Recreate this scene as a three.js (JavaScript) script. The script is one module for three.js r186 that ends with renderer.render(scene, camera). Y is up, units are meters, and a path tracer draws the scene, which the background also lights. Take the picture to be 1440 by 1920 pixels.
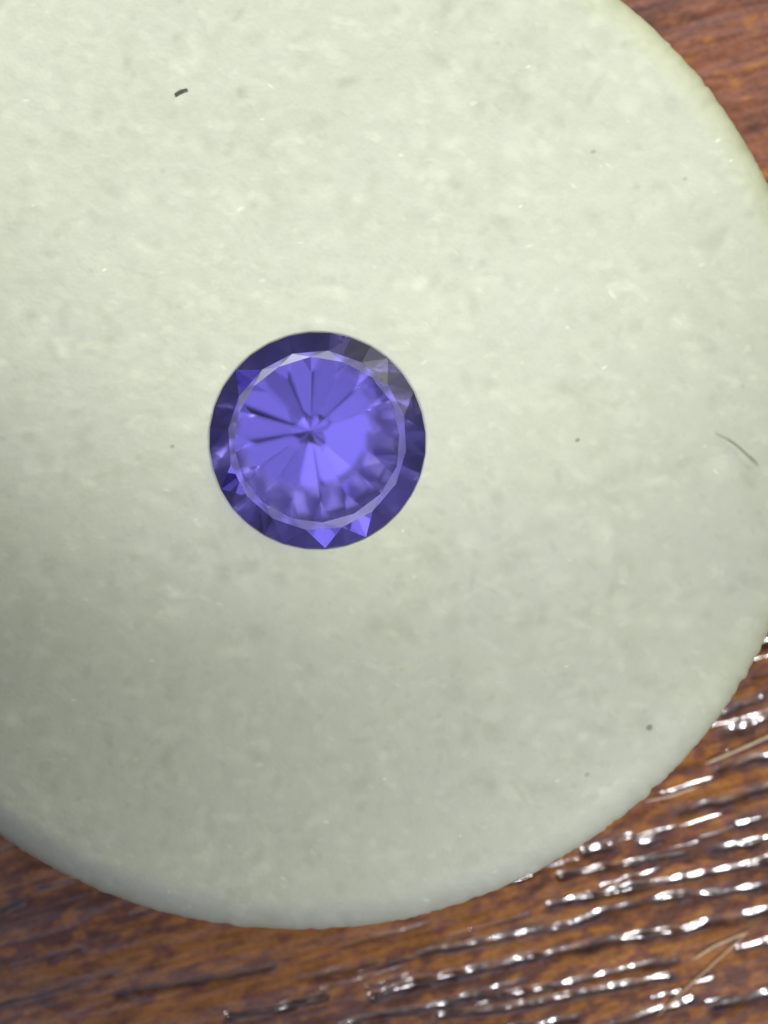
import * as THREE from 'three';
import { ImprovedNoise } from 'three/addons/math/ImprovedNoise.js';
import { RectAreaLightUniformsLib } from 'three/addons/lights/RectAreaLightUniformsLib.js';
import { mergeGeometries } from 'three/addons/utils/BufferGeometryUtils.js';

// ---------------------------------------------------------------- camera, light, exposure
const MM = 0.001, S = 5 / 405 * MM;                 // the gem measures 5 mm; metres per photograph pixel at the disc's top
const H = 3.0 * MM;                                 // thickness of the stone disc
const DIST = 100 * MM;                              // camera above the disc's top
const PX = (x, y, lift = 0) => [(x - 720) * S * (DIST - lift) / DIST, (y - 960) * S * (DIST - lift) / DIST];  // place on a level plane, lift above the disc's top
const scene = new THREE.Scene();
const camera = new THREE.PerspectiveCamera(2 * Math.atan(1920 * S / 2 / DIST) * 180 / Math.PI, 0.75, 0.005, 5);
camera.up.set(0, 0, -1);
camera.position.set(0, H + DIST, 0);
camera.lookAt(0, 0, 0);
camera.focus = DIST - 0.4 * MM;
camera.userData.fStop = 42;
scene.add(camera);

const renderer = new THREE.WebGLRenderer();
renderer.toneMapping = THREE.LinearToneMapping;
renderer.toneMappingExposure = 1.05;
renderer.shadowMap.enabled = true;
scene.background = new THREE.Color().setRGB(0.035, 0.036, 0.024);

function spot(color, power, at, to, angle, penumbra, soft) {
  const l = new THREE.SpotLight(color, power, 0, angle, penumbra, 2);
  l.position.set(...at); l.target.position.set(...to); l.shadow.radius = soft; l.castShadow = true;
  l.shadow.camera.near = 0.02; l.shadow.camera.far = 1;
  scene.add(l, l.target);
  return l;
}
// the lamp over the top of the disc; its soft cone edge falls off towards the lower left
spot(new THREE.Color(1, 1, 0.98), 0.33, [-0.06, 0.33, -0.165], [-0.0022, H, -0.0174], 0.0555, 0.5, 0.1);
// the smaller cool lamp beyond the lower right, seen as glints in the varnish
spot(new THREE.Color(0.985, 0.985, 1), 0.096, [0.052, 0.2, 0.115], [0.0072, H, 0.0082], 0.059, 0.55, 0.45);
// unseen area lights added for the gem's facets and the disc's shadow
function addedLight(color, power, w, h, at) {
  const l = new THREE.RectAreaLight(color, power, w, h);
  l.position.set(...at); l.lookAt(0, H, 0); scene.add(l);
  return l;
}
RectAreaLightUniformsLib.init();
addedLight(new THREE.Color(1, 1.02, 0.42), 4.5, 0.24, 0.15, [0.24, 0.19, -0.27]);   // low light added beyond the upper right, so the disc shades the lower-left wood
for (const [turn, zenith, w, h, power] of [[118, 17, 0.08, 0.08, 1.35], [72, 17, 0.035, 0.07, 1.1], [35, 17, 0.045, 0.07, 0.85], [178, 17, 0.07, 0.08, 1.15], [-140, 17, 0.06, 0.075, 0.7], [-95, 17, 0.05, 0.08, 0.75], [-62, 17, 0.03, 0.075, 0.45], [-25, 17, 0.08, 0.08, 0.8], [-115, 29, 0.13, 0.08, 1.05], [-62, 27, 0.12, 0.065, 1.05], [-15, 29, 0.12, 0.09, 0.9], [-165, 29, 0.1, 0.07, 0.8], [48, 33, 0.13, 0.07, 0.6]]) {  // ring of added lights, aimed to show bright in the gem's facets
  const t = turn * Math.PI / 180, q = zenith * Math.PI / 180, d = 0.3;      // turn 0 is the photograph's right, 90 its top
  addedLight(new THREE.Color(0.64, 0.64, 0.9), power, w, h, [d * Math.sin(q) * Math.cos(t), d * Math.cos(q), -d * Math.sin(q) * Math.sin(t)]);
}

// ---------------------------------------------------------------- helpers
let seed = 20240611;
const rnd = () => { seed |= 0; seed = seed + 0x6D2B79F5 | 0; let t = Math.imul(seed ^ seed >>> 15, 1 | seed); t = t + Math.imul(t ^ t >>> 7, 61 | t) ^ t; return ((t ^ t >>> 14) >>> 0) / 4294967296; };
const range = (a, b) => a + (b - a) * rnd();
const noise = new ImprovedNoise();
const n2 = (x, y, z = 0.37) => noise.noise(x, y, z);
const fbm = (x, y, z = 0.37, o = 4) => { let s = 0, a = 0.5; for (let k = 0; k < o; k++) { s += a * noise.noise(x, y, z + 7.3 * k); x *= 2.03; y *= 2.03; a *= 0.5; } return s; };
const sm = (a, b, x) => { const t = Math.min(1, Math.max(0, (x - a) / (b - a))); return t * t * (3 - 2 * t); };
const lin = (c) => c <= 0.04045 ? c / 12.92 : ((c + 0.055) / 1.055) ** 2.4;
const srgb = (c) => 255 * (c <= 0.0031308 ? 12.92 * c : 1.055 * c ** (1 / 2.4) - 0.055);
const byte = (c) => Math.max(0, Math.min(255, Math.round(c)));
function texture(data, n, color) {
  const t = new THREE.DataTexture(data, n, n, THREE.RGBAFormat);
  t.magFilter = THREE.LinearFilter; t.minFilter = THREE.LinearFilter; t.wrapS = t.wrapT = THREE.MirroredRepeatWrapping;
  if (color) t.colorSpace = THREE.SRGBColorSpace;
  t.needsUpdate = true;
  return t;
}
function geometry(pos, index, uv) {
  const g = new THREE.BufferGeometry();
  g.setAttribute('position', new THREE.Float32BufferAttribute(pos, 3));
  if (uv) g.setAttribute('uv', new THREE.Float32BufferAttribute(uv, 2));
  if (index) g.setIndex(index);
  g.computeVertexNormals();
  return g;
}
function put(name, g, m, parent) {
  const o = new THREE.Mesh(g, m); o.name = name; o.castShadow = o.receiveShadow = true;
  parent.add(o);
  return o;
}
function tag(o, label, category, group) { o.userData = { label, category }; if (group) o.userData.group = group; return o; }

// ---------------------------------------------------------------- wooden table
const TW = 40 * MM, TN = 2048;                      // the wood texture covers 40 mm
const GA = -15.5 * Math.PI / 180, GC = Math.cos(GA), GS = Math.sin(GA);   // grain rises to the right
const along = (x, z) => x * GC + z * GS, across = (x, z) => -x * GS + z * GC;
// open pores of the grain: polylines on the photograph, then scattered ones; [points, width, depth]
const PORES = [
  [[[1408, 1216], [1450, 1204], [1520, 1186]], 1.25, 1.4], [[[1412, 1273], [1460, 1262]], 0.9, 0.6],
  [[[1355, 1339], [1392, 1325], [1428, 1314]], 1.35, 1.5], [[[1364, 1377], [1400, 1364], [1450, 1348], [1540, 1320]], 1.5, 1.6],
  [[[1348, 1447], [1390, 1433], [1450, 1420], [1530, 1400]], 1.2, 1.5], [[[1275, 1528], [1322, 1514], [1372, 1504], [1404, 1490], [1450, 1478]], 1.2, 1.35],
  [[[1385, 1549], [1425, 1538]], 0.9, 0.8], [[[1096, 1600], [1128, 1592], [1156, 1590]], 1.1, 0.9], [[[1202, 1583], [1244, 1575]], 0.9, 0.7],
  [[[1048, 1647], [1090, 1637], [1140, 1630], [1210, 1615], [1284, 1604]], 1, 0.9], [[[1338, 1598], [1395, 1585], [1450, 1570], [1520, 1550]], 1.3, 1.4],
  [[[1030, 1698], [1085, 1689], [1140, 1680], [1200, 1665], [1280, 1648], [1380, 1632], [1450, 1615], [1540, 1590]], 1.15, 1],
  [[[790, 1790], [900, 1770], [990, 1748], [1080, 1733], [1130, 1712], [1200, 1695], [1290, 1680], [1345, 1678], [1420, 1664], [1500, 1645]], 1.25, 1],
  [[[700, 1872], [780, 1846], [840, 1834], [930, 1817], [1000, 1796], [1100, 1780], [1190, 1760], [1280, 1748], [1340, 1732], [1400, 1722], [1470, 1702]], 1.3, 1.05],
  [[[640, 1925], [715, 1905], [830, 1886], [895, 1868], [950, 1868], [1020, 1857], [1100, 1838], [1200, 1815], [1268, 1803]], 1.3, 1.1],
  [[[825, 1908], [890, 1900], [975, 1890], [1010, 1881], [1100, 1864], [1180, 1849], [1256, 1833]], 1.05, 0.95], [[[1385, 1783], [1450, 1766], [1520, 1748]], 1.2, 1],
  [[[1150, 1922], [1210, 1906], [1262, 1890], [1300, 1878]], 1.2, 1], [[[1340, 1892], [1400, 1877], [1460, 1862]], 1.2, 1],
  [[[230, 1862], [330, 1846], [420, 1834], [510, 1814]], 1.2, 0.8], [[[430, 1908], [530, 1893], [610, 1872]], 1.1, 0.9], [[[560, 1838], [640, 1822], [700, 1806]], 0.9, 0.5],
  [[[880, 1950], [980, 1930], [1080, 1912]], 1.1, 1],
];
const segs = [];
function addPore(pts, w, d) {
  for (let k = 0; k + 1 < pts.length; k++) {
    const a = pts[k], b = pts[k + 1];
    segs.push({ a, b, w, d, first: k === 0, last: k + 2 === pts.length });
  }
}
for (const [pts, w, d] of PORES) addPore(pts.map(([x, y]) => PX(x, y, -H)), w * range(0.055, 0.085) * MM, d * range(0.03, 0.056) * MM);
for (let k = 0; k < 70; k++) {                      // finer pores between those
  const [x, z] = PX(range(600, 1420), range(1250, 1900), -H), L = range(0.5, 2.2) * MM, bend = range(-0.04, 0.04);
  addPore([0, 0.5, 1].map((t) => [x + L * t * GC, z + L * t * (GS + bend * t)]), range(0.022, 0.042) * MM, range(0.012, 0.026) * MM);
}
for (let k = 0; k < 420; k++) {                     // the rest of the table, shallow where the photograph shows none
  const x = range(-19, 19) * MM, z = range(-19, 19) * MM, L = range(0.5, 3.2) * MM, w = range(0.03, 0.07) * MM;
  const seenRight = x > 3 * MM && z > 2 * MM && z < 13 * MM && x < 10 * MM, top = z < 2 * MM;
  if (seenRight || (z > 9 * MM && x > -4 * MM)) continue;
  const bend = range(-0.03, 0.03);
  addPore([0, 0.33, 0.66, 1].map((t) => [x + L * t * GC, z + L * t * (GS + bend * t)]), w, (top ? 0.008 : 0.025) * range(0.5, 1) * MM);
}
const CELL = 0.8 * MM, bins = new Map();
for (const s of segs) {
  const r = 4 * s.w;
  for (let i = Math.floor((Math.min(s.a[0], s.b[0]) - r) / CELL); i <= Math.floor((Math.max(s.a[0], s.b[0]) + r) / CELL); i++)
    for (let j = Math.floor((Math.min(s.a[1], s.b[1]) - r) / CELL); j <= Math.floor((Math.max(s.a[1], s.b[1]) + r) / CELL); j++) {
      const key = i * 4096 + j; if (!bins.has(key)) bins.set(key, []); bins.get(key).push(s);
    }
}
function pore(x, z) {                               // [depth in metres, darkness 0..1]
  const list = bins.get(Math.floor(x / CELL) * 4096 + Math.floor(z / CELL));
  if (!list) return [0, 0];
  let depth = 0, dark = 0;
  const u = along(x, z) / MM, v = across(x, z) / MM;
  const bead = 0.75 + 0.8 * n2(u * 2.0, v * 2.2, 3.1) + 0.3 * n2(u * 3.4, v * 4, 9.4), wob = 0.03 * MM * n2(u * 2.2, v * 1.5, 5.5) + 0.012 * MM * n2(u * 5, v * 4, 2.5);
  for (const s of list) {
    const dx = s.b[0] - s.a[0], dz = s.b[1] - s.a[1], L2 = dx * dx + dz * dz;
    const t0 = ((x - s.a[0]) * dx + (z - s.a[1]) * dz) / L2, t = Math.min(1, Math.max(0, t0));
    const L = Math.sqrt(L2), side = ((x - s.a[0]) * dz - (z - s.a[1]) * dx) / L + wob;
    const over = (t0 - t) * L, d = Math.sqrt(side * side + over * over);
    if (d > 4 * s.w) continue;
    const w = s.w * (0.75 + 0.35 * bead);
    const g = Math.exp(-0.5 * (d / w) ** 2);
    depth = Math.max(depth, g * s.d * Math.max(0.1, 0.3 + 0.7 * bead) * (0.5 + 0.62 * sm(-0.3, 0.25, n2(u * 0.55 + 40, v * 1.2, 4.7))));
    dark = Math.max(dark, Math.exp(-0.5 * (d / (w * 1.25)) ** 2) * Math.min(1, s.d / (0.03 * MM)) * (0.75 + 0.25 * bead));
  }
  return [depth, Math.min(1, dark)];
}
function woodHeight(x, z) {
  const u = along(x, z) / MM, v = across(x, z) / MM;
  return -pore(x, z)[0] + MM * (0.008 * n2(u * 0.3, v * 1.9, 1.2) + 0.003 * n2(u * 0.9, v * 6, 4.2) + 0.0004 * n2(u * 5, v * 18, 6.2));
}
const woodC = new Uint8Array(TN * TN * 4), woodR = new Uint8Array(TN * TN * 4);
for (let j = 0; j < TN; j++) for (let i = 0; i < TN; i++) {
  const x = (i / TN - 0.5) * TW, z = (0.5 - j / TN) * TW, u = along(x, z) / MM, v = across(x, z) / MM, k = 4 * (j * TN + i);
  const band = fbm(u * 0.13, v * 0.75, 1.7, 3), fibre = fbm(u * 0.9, v * 6.5, 8.1, 3), fleck = fbm(u * 1.7 + 3, v * 3.6, 2.9, 3), fine = n2(u * 6, v * 26, 5) + 0.8 * n2(u * 9, v * 12, 7.7);
  const amber = sm(0.02, 0.34, fleck + 0.5 * band + 0.04 + 0.12 * sm(-4, 9, z / MM) - 0.16 * sm(2, -8, z / MM)), mauve = sm(-0.02, 0.3, -fleck * 0.7 - band * 0.7 + 0.35 * fibre);
  const p = pore(x, z)[1];
  let c = [0.30, 0.115, 0.066];
  c = [c[0] + amber * (0.46 - c[0]), c[1] + amber * (0.19 - c[1]), c[2] + amber * (0.052 - c[2])];
  c = c.map((q, n) => q + 0.75 * mauve * ([0.13, 0.062, 0.048][n] - q));
  const shade = 0.88 * (1 + 0.8 * fibre + 0.28 * fine);
  c = c.map((q, n) => Math.max(0.004, q * shade * (1 - 0.88 * p) + p * [0.014, 0.007, 0.007][n]));
  for (let n = 0; n < 3; n++) woodC[k + n] = byte(srgb(c[n]));
  woodC[k + 3] = 255;
  const ro = 255 * Math.max(0.12, Math.min(0.6, 0.30 + 0.15 * fibre + 0.06 * fine - 0.1 * p));
  woodR[k] = woodR[k + 1] = woodR[k + 2] = byte(ro); woodR[k + 3] = 255;
}
const wood = new THREE.MeshPhysicalMaterial({ map: texture(woodC, TN, true), roughnessMap: texture(woodR, TN), roughness: 1, metalness: 0, ior: 1.5, specularIntensity: 0.35, clearcoat: 1, clearcoatRoughness: 0.11 });
const woodUV = (x, z) => [x / TW + 0.5, 0.5 - z / TW];
const DISC = { c: PX(559, 767, -1.2 * MM), R: 975 * S * 1.012 };
{
  const parts = [];
  const patch = (x0, x1, z0, z1, step, keep) => {
    const nx = Math.round((x1 - x0) / step), nz = Math.round((z1 - z0) / step), id = new Int32Array((nx + 1) * (nz + 1)).fill(-1), pos = [], uv = [], index = [];
    const vert = (i, j) => {
      const at = j * (nx + 1) + i;
      if (id[at] < 0) { const x = x0 + (x1 - x0) * i / nx, z = z0 + (z1 - z0) * j / nz; id[at] = pos.length / 3; pos.push(x, woodHeight(x, z), z); uv.push(...woodUV(x, z)); }
      return id[at];
    };
    for (let j = 0; j < nz; j++) for (let i = 0; i < nx; i++) {
      if (keep && !keep(x0 + (x1 - x0) * (i + 0.5) / nx, z0 + (z1 - z0) * (j + 0.5) / nz)) continue;
      const a = vert(i, j), b = vert(i + 1, j), c = vert(i, j + 1), d = vert(i + 1, j + 1);
      index.push(a, c, b, b, c, d);
    }
    parts.push(geometry(pos, index, uv));
  };
  const X = 11 * MM, Z = 14 * MM;
  patch(-X, X, -Z, Z, 0.022 * MM, (x, z) => Math.hypot(x - DISC.c[0], z - DISC.c[1]) > DISC.R - 0.9 * MM);
  patch(-9.9 * MM, 6 * MM, -10.4 * MM, 5.6 * MM, 4 * MM, null);
  const F = 70 * MM, c = 0.5 * MM;                  // the table goes on around the close-up
  patch(-F, F, Z, F, c * 2, null); patch(-F, F, -F, -Z, c * 2, null); patch(-F, -X, -Z, Z, c, null); patch(X, F, -Z, Z, c, null);
  parts[1].translate(0, -0.12 * MM, 0);             // closed under the disc, out of sight
  const board = new THREE.BoxGeometry(2 * F, 18 * MM, 2 * F); board.translate(0, -9.3 * MM, 0);
  parts.push(geometry([...board.attributes.position.array], [...board.index.array], [...board.attributes.uv.array]));
  const top = put('table_top', mergeGeometries(parts), wood, scene);
  top.userData = { label: 'dark reddish brown varnished wooden table top with open grain under the disc', category: 'table', kind: 'structure' };
}

// ---------------------------------------------------------------- pale stone disc with a cup for the gem
const GEM = { c: PX(595, 826), R: 202.5 * S };
const DN = 2048, DW = 27 * MM;
const stoneC = new Uint8Array(DN * DN * 4), stoneB = new Uint8Array(DN * DN * 4);
{
  const lum = new Float32Array(DN * DN), warm = new Float32Array(DN * DN), T = DN / (DW / MM);   // texels per mm
  const blob = (x, y, rx, ry, turn, amount, soft, w = 0) => {
    const r = Math.max(rx, ry) * 1.6, cs = Math.cos(turn), sn = Math.sin(turn), ph = rnd() * 50;
    for (let j = Math.max(0, Math.floor((y - r) * T)); j <= Math.min(DN - 1, (y + r) * T); j++) for (let i = Math.max(0, Math.floor((x - r) * T)); i <= Math.min(DN - 1, (x + r) * T); i++) {
      const dx = i / T - x, dy = j / T - y, a = (dx * cs + dy * sn) / rx, b = (-dx * sn + dy * cs) / ry;
      const d = Math.hypot(a, b) * (1 + 0.5 * n2(i / T * 3.2 / (rx + 0.25) * 0.35 + ph, j / T * 3.2 / (ry + 0.25) * 0.35, ph));
      const q = 1 - sm(1 - soft, 1 + soft * 0.4, d);
      lum[j * DN + i] += amount * q; warm[j * DN + i] += w * q;
    }
  };
  const W = DW / MM;
  for (let k = 0; k < 1300; k++) blob(rnd() * W, rnd() * W, range(0.12, 0.42), range(0.09, 0.3), range(0, 3.14), -range(0.008, 0.035), range(0.6, 1), range(-0.1, 0.6));
  for (let k = 0; k < 1900; k++) blob(rnd() * W, rnd() * W, range(0.1, 0.42), range(0.07, 0.26), range(-0.9, 0.5), range(0.008, 0.034), range(0.55, 1), 0);
  for (let k = 0; k < 70; k++) { const x = rnd() * W, y = rnd() * W; for (let q = 0; q < 6; q++) blob(x + range(-0.7, 0.7), y + range(-0.5, 0.5), range(0.05, 0.13), range(0.04, 0.1), range(0, 3), -range(0.006, 0.03), 0.9, 0.2); }
  for (let k = 0; k < 5200; k++) blob(rnd() * W, rnd() * W, range(0.05, 0.17), range(0.04, 0.11), range(-0.9, 0.6), range(-0.02, 0.026), 0.4, range(-0.4, 0.4));
  for (let k = 0; k < 110; k++) blob(rnd() * W, rnd() * W, range(0.03, 0.12), range(0.025, 0.06), range(-0.9, 0.4), range(0.03, 0.1), 0.9, 0);
  const at = (x, y) => { const p = PX(x, y); return [p[0] / MM + W / 2, W / 2 - p[1] / MM]; };
  for (const [x, y, r, a] of [[1218, 1365, 6, -0.3], [1082, 826, 5, -0.3], [322, 838, 5, -0.22], [1100, 1454, 6, -0.16], [905, 490, 12, -0.06], [1112, 285, 6, -0.16], [1285, 335, 5, -0.14], [228, 247, 17, -0.07], [305, 322, 8, -0.08], [525, 280, 15, -0.06], [268, 180, 14, -0.04],
    [195, 507, 7, 0.3], [450, 393, 9, 0.2], [990, 125, 8, 0.2], [888, 195, 10, 0.16], [1132, 690, 6, 0.2], [975, 388, 5, 0.25], [1347, 263, 6, 0.25], [1372, 300, 6, 0.25], [1062, 1250, 6, 0.18], [1045, 1465, 6, 0.16], [795, 680, 9, 0.16], [1315, 497, 7, 0.15]])
    blob(...at(x, y), r * (a > 0 ? 0.9 : 1.1) * 0.0123, r * (a > 0 ? 0.5 : 0.85) * 0.0123, 0.5, a * (a > 0.05 ? 0.5 : 0.7), 0.8, 0);
  for (let j = 0; j < DN; j++) for (let i = 0; i < DN; i++) {
    const k = j * DN + i, x = i / T, y = j / T;
    const l = 1 + 2.3 * lum[k] + 0.045 * fbm(x * 0.55, y * 0.55, 3.3, 3) + 0.05 * fbm(x * 2.2, y * 2.6, 1.9, 3) + 0.018 * n2(x * 9, y * 9, 4.4);
    const w = 0.4 * fbm(x * 0.35, y * 0.35, 9.1, 3) + 0.35 * warm[k];
    stoneC[4 * k] = byte(srgb(0.64 * l)); stoneC[4 * k + 1] = byte(srgb(0.672 * l * (1 + 0.01 * w))); stoneC[4 * k + 2] = byte(srgb(0.562 * l * (1 - 0.10 * w))); stoneC[4 * k + 3] = 255;
    stoneB[4 * k] = stoneB[4 * k + 1] = stoneB[4 * k + 2] = byte(128 + 200 * (lum[k] + 0.16 * n2(x * 4.2, y * 4.2, 6.6) + 0.09 * n2(x * 11, y * 11, 2.2))); stoneB[4 * k + 3] = 255;
  }
}
const stone = new THREE.MeshPhysicalMaterial({ map: texture(stoneC, DN, true), bumpMap: texture(stoneB, DN), bumpScale: 0.035 * MM, roughness: 0.55, ior: 1.5, specularIntensity: 0.6 });
{
  const N = 720, rings = [];                        // each ring: (angle) => [x, y, z]
  const E = 0.95 * MM, [gx, gz] = GEM.c, [cx, cz] = DISC.c, rim = GEM.R * 1.006;
  for (const [f, y] of [[0.02, -2.65], [0.3, -1.95], [0.6, -1.15], [0.9, -0.38], [0.975, -0.12]]) rings.push((a) => [gx + rim * f * Math.cos(a), H + y * MM, gz + rim * f * Math.sin(a)]);
  rings.push((a) => [gx + rim * Math.cos(a), H - 0.015 * MM, gz + rim * Math.sin(a)], (a) => [gx + rim * 1.02 * Math.cos(a), H, gz + rim * 1.02 * Math.sin(a)]);
  const M = 60, rough = (x, z) => MM * (0.012 * n2(x * 2.2 / MM, z * 2.2 / MM, 1.1) + 0.006 * n2(x * 6 / MM, z * 6 / MM, 2.1));
  const wob = (a) => MM * (0.02 * n2(Math.cos(a) * 30, Math.sin(a) * 30, 5.2) + (0.05 + 0.08 * n2(Math.cos(a) * 9, Math.sin(a) * 9, 4.2)) * (n2(Math.cos(a) * 62, Math.sin(a) * 62, 8.2) + 0.7 * n2(Math.cos(a) * 131, Math.sin(a) * 131, 3.2)) + 0.05 * n2(Math.cos(a) * 3, Math.sin(a) * 3, 2.2));
  for (let m = 1; m <= M; m++) rings.push((a) => {
    const t = m / M, x = (1 - t) * (gx + rim * 1.02 * Math.cos(a)) + t * (cx + (DISC.R - E) * Math.cos(a)), z = (1 - t) * (gz + rim * 1.02 * Math.sin(a)) + t * (cz + (DISC.R - E) * Math.sin(a));
    const r = Math.hypot(x - cx, z - cz) / DISC.R;
    return [x, H - 0.30 * MM * r ** 6 + rough(x, z) * Math.min(1, m / 4), z];
  });
  const y0 = H - 0.30 * MM * ((DISC.R - E) / DISC.R) ** 6;
  for (let m = 1; m <= 24; m++) rings.push((a) => {
    const q = m / 24 * Math.PI * 0.78, r = DISC.R - E + E * Math.sin(q) + wob(a) * (m / 24), x = cx + r * Math.cos(a), z = cz + r * Math.sin(a);
    return [x, y0 - E * (1 - Math.cos(q)) + rough(x * 1.3, z * 1.3), z];
  });
  rings.push((a) => [cx + (DISC.R - 0.5 * MM) * Math.cos(a), 0.02 * MM, cz + (DISC.R - 0.5 * MM) * Math.sin(a)], (a) => [cx + 0.02 * MM * Math.cos(a), 0.02 * MM, cz + 0.02 * MM * Math.sin(a)]);
  const pos = [], uv = [], index = [];
  for (const ring of rings) for (let k = 0; k < N; k++) { const p = ring(2 * Math.PI * k / N); pos.push(...p); uv.push(p[0] / DW + 0.5, 0.5 - p[2] / DW); }
  for (let r = 0; r + 1 < rings.length; r++) for (let k = 0; k < N; k++) { const a = r * N + k, b = r * N + (k + 1) % N, c = a + N, d = b + N; index.push(a, b, c, b, d, c); }
  const disc = put('stone_disc', geometry(pos, index, uv), stone, scene);
  tag(disc, 'round pale greenish white mottled stone disc on the brown table', 'stone disc');
}

// ---------------------------------------------------------------- the round brilliant
const gemGlass = (r, g, b, rough) => new THREE.MeshPhysicalMaterial({ color: new THREE.Color().setRGB(r, g, b), transmission: 1, thickness: 2 * MM, roughness: rough, ior: 1.76, metalness: 0 });
const violet = gemGlass(0.31, 0.25, 1.0, 0.0), tableGlass = gemGlass(0.33, 0.27, 1.0, 0.14), starGlass = gemGlass(0.4, 0.34, 1.0, 0.42), shadedCrownGlass = gemGlass(0.055, 0.048, 0.15, 0.32), girdleGlass = gemGlass(0.45, 0.41, 0.95, 0.55);  // crown tint darkened to paint the shaded ring round the table
{
  const root = new THREE.Group(); root.name = 'gemstone'; root.position.set(GEM.c[0], H - 0.02 * MM, GEM.c[1]); scene.add(root);
  tag(root, 'small round faceted blue violet gemstone set in the pale disc', 'gemstone');
  const N = 16, R = GEM.R, off = 0.12, polar = (a, r, y, jit = 0) => [r * R * Math.cos(a) + jit * R * range(-1, 1), y * R + 0.4 * jit * R * range(-1, 1), r * R * Math.sin(a) + jit * R * range(-1, 1)];
  const step = 2 * Math.PI / N, turn = off;
  const CUL = [-0.07, -0.935, -0.10], WAIST = 0.60, CULR = 0.19, TIP = 0.86, MAINS = 0.05, TABLE = 0.765, STAR = 0.185, CROWN = 0.165;   // culet place and depth, waist, culet facet, unevenness of the mains (in girdle radii)
  const T = [], SR = [], G1 = [], G0 = [], L = [], K = [];
  for (let i = 0; i < N; i++) { const a = turn + (i + 0.5) * step, t = polar(a, TABLE, STAR, 0.008); t[1] = STAR * R; T.push(t); SR.push(polar(turn + i * step, 0.83, CROWN, 0.006)); }
  for (let j = 0; j < 2 * N; j++) { const a = turn + j * step / 2; G1.push(polar(a, 1, 0.028, 0.003)); G0.push(polar(a, 1, 0.0)); }
  const V = (p) => new THREE.Vector3(...p), C = V(CUL).multiplyScalar(R), mains = [];
  for (let i = 0; i < N; i++) {                     // planes of the pavilion mains, each a little off true as in a hand cut stone
    const g = V(G0[2 * i]), a = turn + i * step + range(-1, 1) * MAINS;
    mains.push(g.sub(C).normalize().cross(new THREE.Vector3(-Math.sin(a), range(-1, 1) * MAINS * 0.4, Math.cos(a))).normalize());
  }
  for (let i = 0; i < N; i++) {                     // neighbouring mains meet in a line from the culet
    const d = mains[i].clone().cross(mains[(i + 1) % N]).normalize(); if (d.y < 0) d.negate();
    const e = Math.cos(turn + (i + 0.5) * step) * CUL[0] + Math.sin(turn + (i + 0.5) * step) * CUL[2];
    L.push(C.clone().addScaledVector(d, R * WAIST * (1 - e) / Math.hypot(d.x, d.z) * range(0.97, 1.03)).toArray());
    K.push(C.clone().addScaledVector(d, R * CULR * range(0.45, 1.5) / Math.hypot(d.x, d.z)).toArray());
  }
  const flat = (...tris) => { const pos = []; for (const t of tris) for (const p of t) pos.push(...p); return geometry(pos); };
  const W = (k, n) => ((k % n) + n) % n;
  put('table_facet', flat(...T.slice(2).map((_, k) => [T[0], T[k + 2], T[k + 1]])), tableGlass, root);
  for (let i = 0; i < N; i++) {
    const a = SR[i], b = SR[W(i + 1, N)], t0 = T[W(i - 1, N)], t1 = T[i], g = (k) => G1[W(2 * i + k, 2 * N)];
    put('star_facet', flat([t1, b, a]), starGlass, root);
    put('star_facet', flat([t0, t1, a]), starGlass, root);
    put('bezel_facet', flat([a, g(0), g(-1)], [a, g(1), g(0)]), shadedCrownGlass, root);
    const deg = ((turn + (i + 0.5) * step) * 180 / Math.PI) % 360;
    put('bezel_facet', flat([a, b, g(1)]), [92, 65, 6, 155, 215].some((q) => Math.abs(q - deg) < 11.3) ? violet : shadedCrownGlass, root);   // a few facets polished and tinted lighter, to paint glints into the rim
  }
  const girdle = [];
  for (let j = 0; j < 2 * N; j++) { const k = W(j + 1, 2 * N); girdle.push([G1[j], G1[k], G0[j]], [G1[k], G0[k], G0[j]]); }
  put('girdle', flat(...girdle), girdleGlass, root);
  for (let i = 0; i < N; i++) {
    const l0 = L[W(i - 1, N)], l1 = L[i], g = (k) => G0[W(2 * i + k, 2 * N)];
    const k0 = K[W(i - 1, N)], k1 = K[i];
    put('pavilion_facet', flat([k0, l0, g(0)], [k0, g(0), k1], [k1, g(0), l1]), violet, root);
    put('lower_facet', flat([l1, g(0), g(1)]), violet, root);
    put('lower_facet', flat([l1, g(1), g(2)]), violet, root);
  }
  const tip = [C.x, K.reduce((q, k) => q + k[1], 0) / N - CULR * R * TIP, C.z];
  for (let i = 0; i < N; i++) put('culet_facet', flat([tip, K[W(i - 1, N)], K[i]]), violet, root);
}

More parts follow.
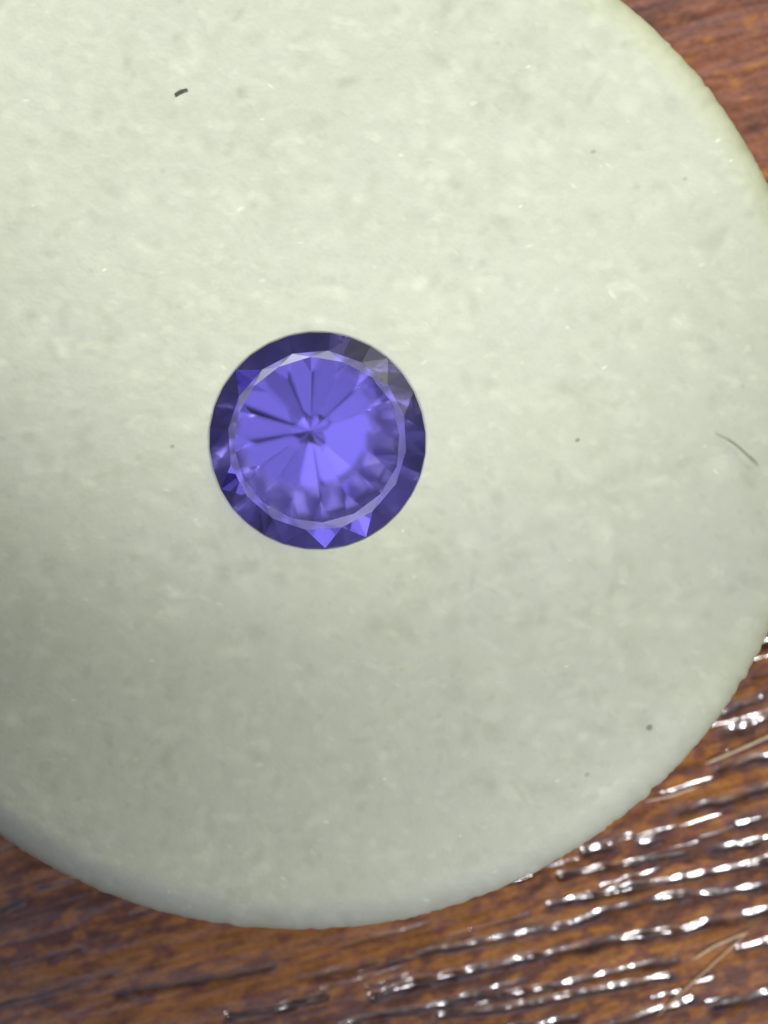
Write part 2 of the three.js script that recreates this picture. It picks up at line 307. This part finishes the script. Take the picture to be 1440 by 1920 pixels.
// ---------------------------------------------------------------- dust and fibres
function strand(name, pts, r0, r1, color, y, label, category, bend = 0.04, through = 0) {
  const P = pts.map(([x, yy, up = 0]) => { const p = PX(x, yy, y - H); return new THREE.Vector3(p[0], y + up * MM, p[1]); });
  const curve = new THREE.CatmullRomCurve3(P), SEG = 40, RAD = 8, g = new THREE.TubeGeometry(curve, SEG, 1, RAD, false), v = g.attributes.position;
  for (let i = 0; i <= SEG; i++) {
    const c = curve.getPointAt(i / SEG), t = i / SEG, r = (r0 + (r1 - r0) * t) * MM * (0.35 + 0.65 * Math.min(1, 8 * t, 8 * (1 - t))) * (1 + 0.25 * n2(t * 9, r0 * 100, 1.3));
    for (let k = 0; k <= RAD; k++) { const n = i * (RAD + 1) + k; v.setXYZ(n, c.x + (v.getX(n) - c.x) * r, c.y + (v.getY(n) - c.y) * r, c.z + (v.getZ(n) - c.z) * r); }
  }
  g.computeVertexNormals();
  const m = new THREE.MeshPhysicalMaterial({ color: new THREE.Color().setRGB(...color), roughness: 0.5 });
  return tag(put(name, g, m, scene), label, category);
}
strand('dust_fleck', [[327, 178], [338, 171], [352, 167]], 0.034, 0.028, [0.15, 0.14, 0.11], H + 0.05 * MM, 'short dark grey lint fleck on the upper left of the pale disc', 'lint');
strand('hair', [[1340, 813], [1362, 822], [1385, 838], [1400, 852], [1424, 873]], 0.010, 0.017, [0.45, 0.45, 0.39], H + 0.0 * MM, 'fine curved grey hair lying near the right edge of the pale disc', 'hair');
strand('fibre', [[1232, 1905], [1290, 1850], [1345, 1800], [1398, 1752]], 0.022, 0.026, [0.85, 0.6, 0.42], 0.07 * MM, 'long thin straight pale fibre slanting across the table grain at the lower right', 'fibre');
strand('fibre_001', [[1299, 1799], [1340, 1774], [1402, 1748]], 0.036, 0.03, [0.9, 0.68, 0.48], 0.07 * MM, 'short thick peach fibre on the table above the long slanting one', 'fibre');
strand('fibre_002', [[1322, 1432], [1380, 1408], [1460, 1372]], 0.036, 0.036, [0.9, 0.7, 0.52], 0.07 * MM, 'peach fibre on the table reaching the photo edge below the thick white glints', 'fibre');
strand('fibre_003', [[1210, 1502], [1258, 1492], [1304, 1476]], 0.032, 0.036, [0.88, 0.62, 0.48], 0.07 * MM, 'pinkish fibre on the table close beside the lower right edge of the disc', 'fibre');

renderer.render(scene, camera);
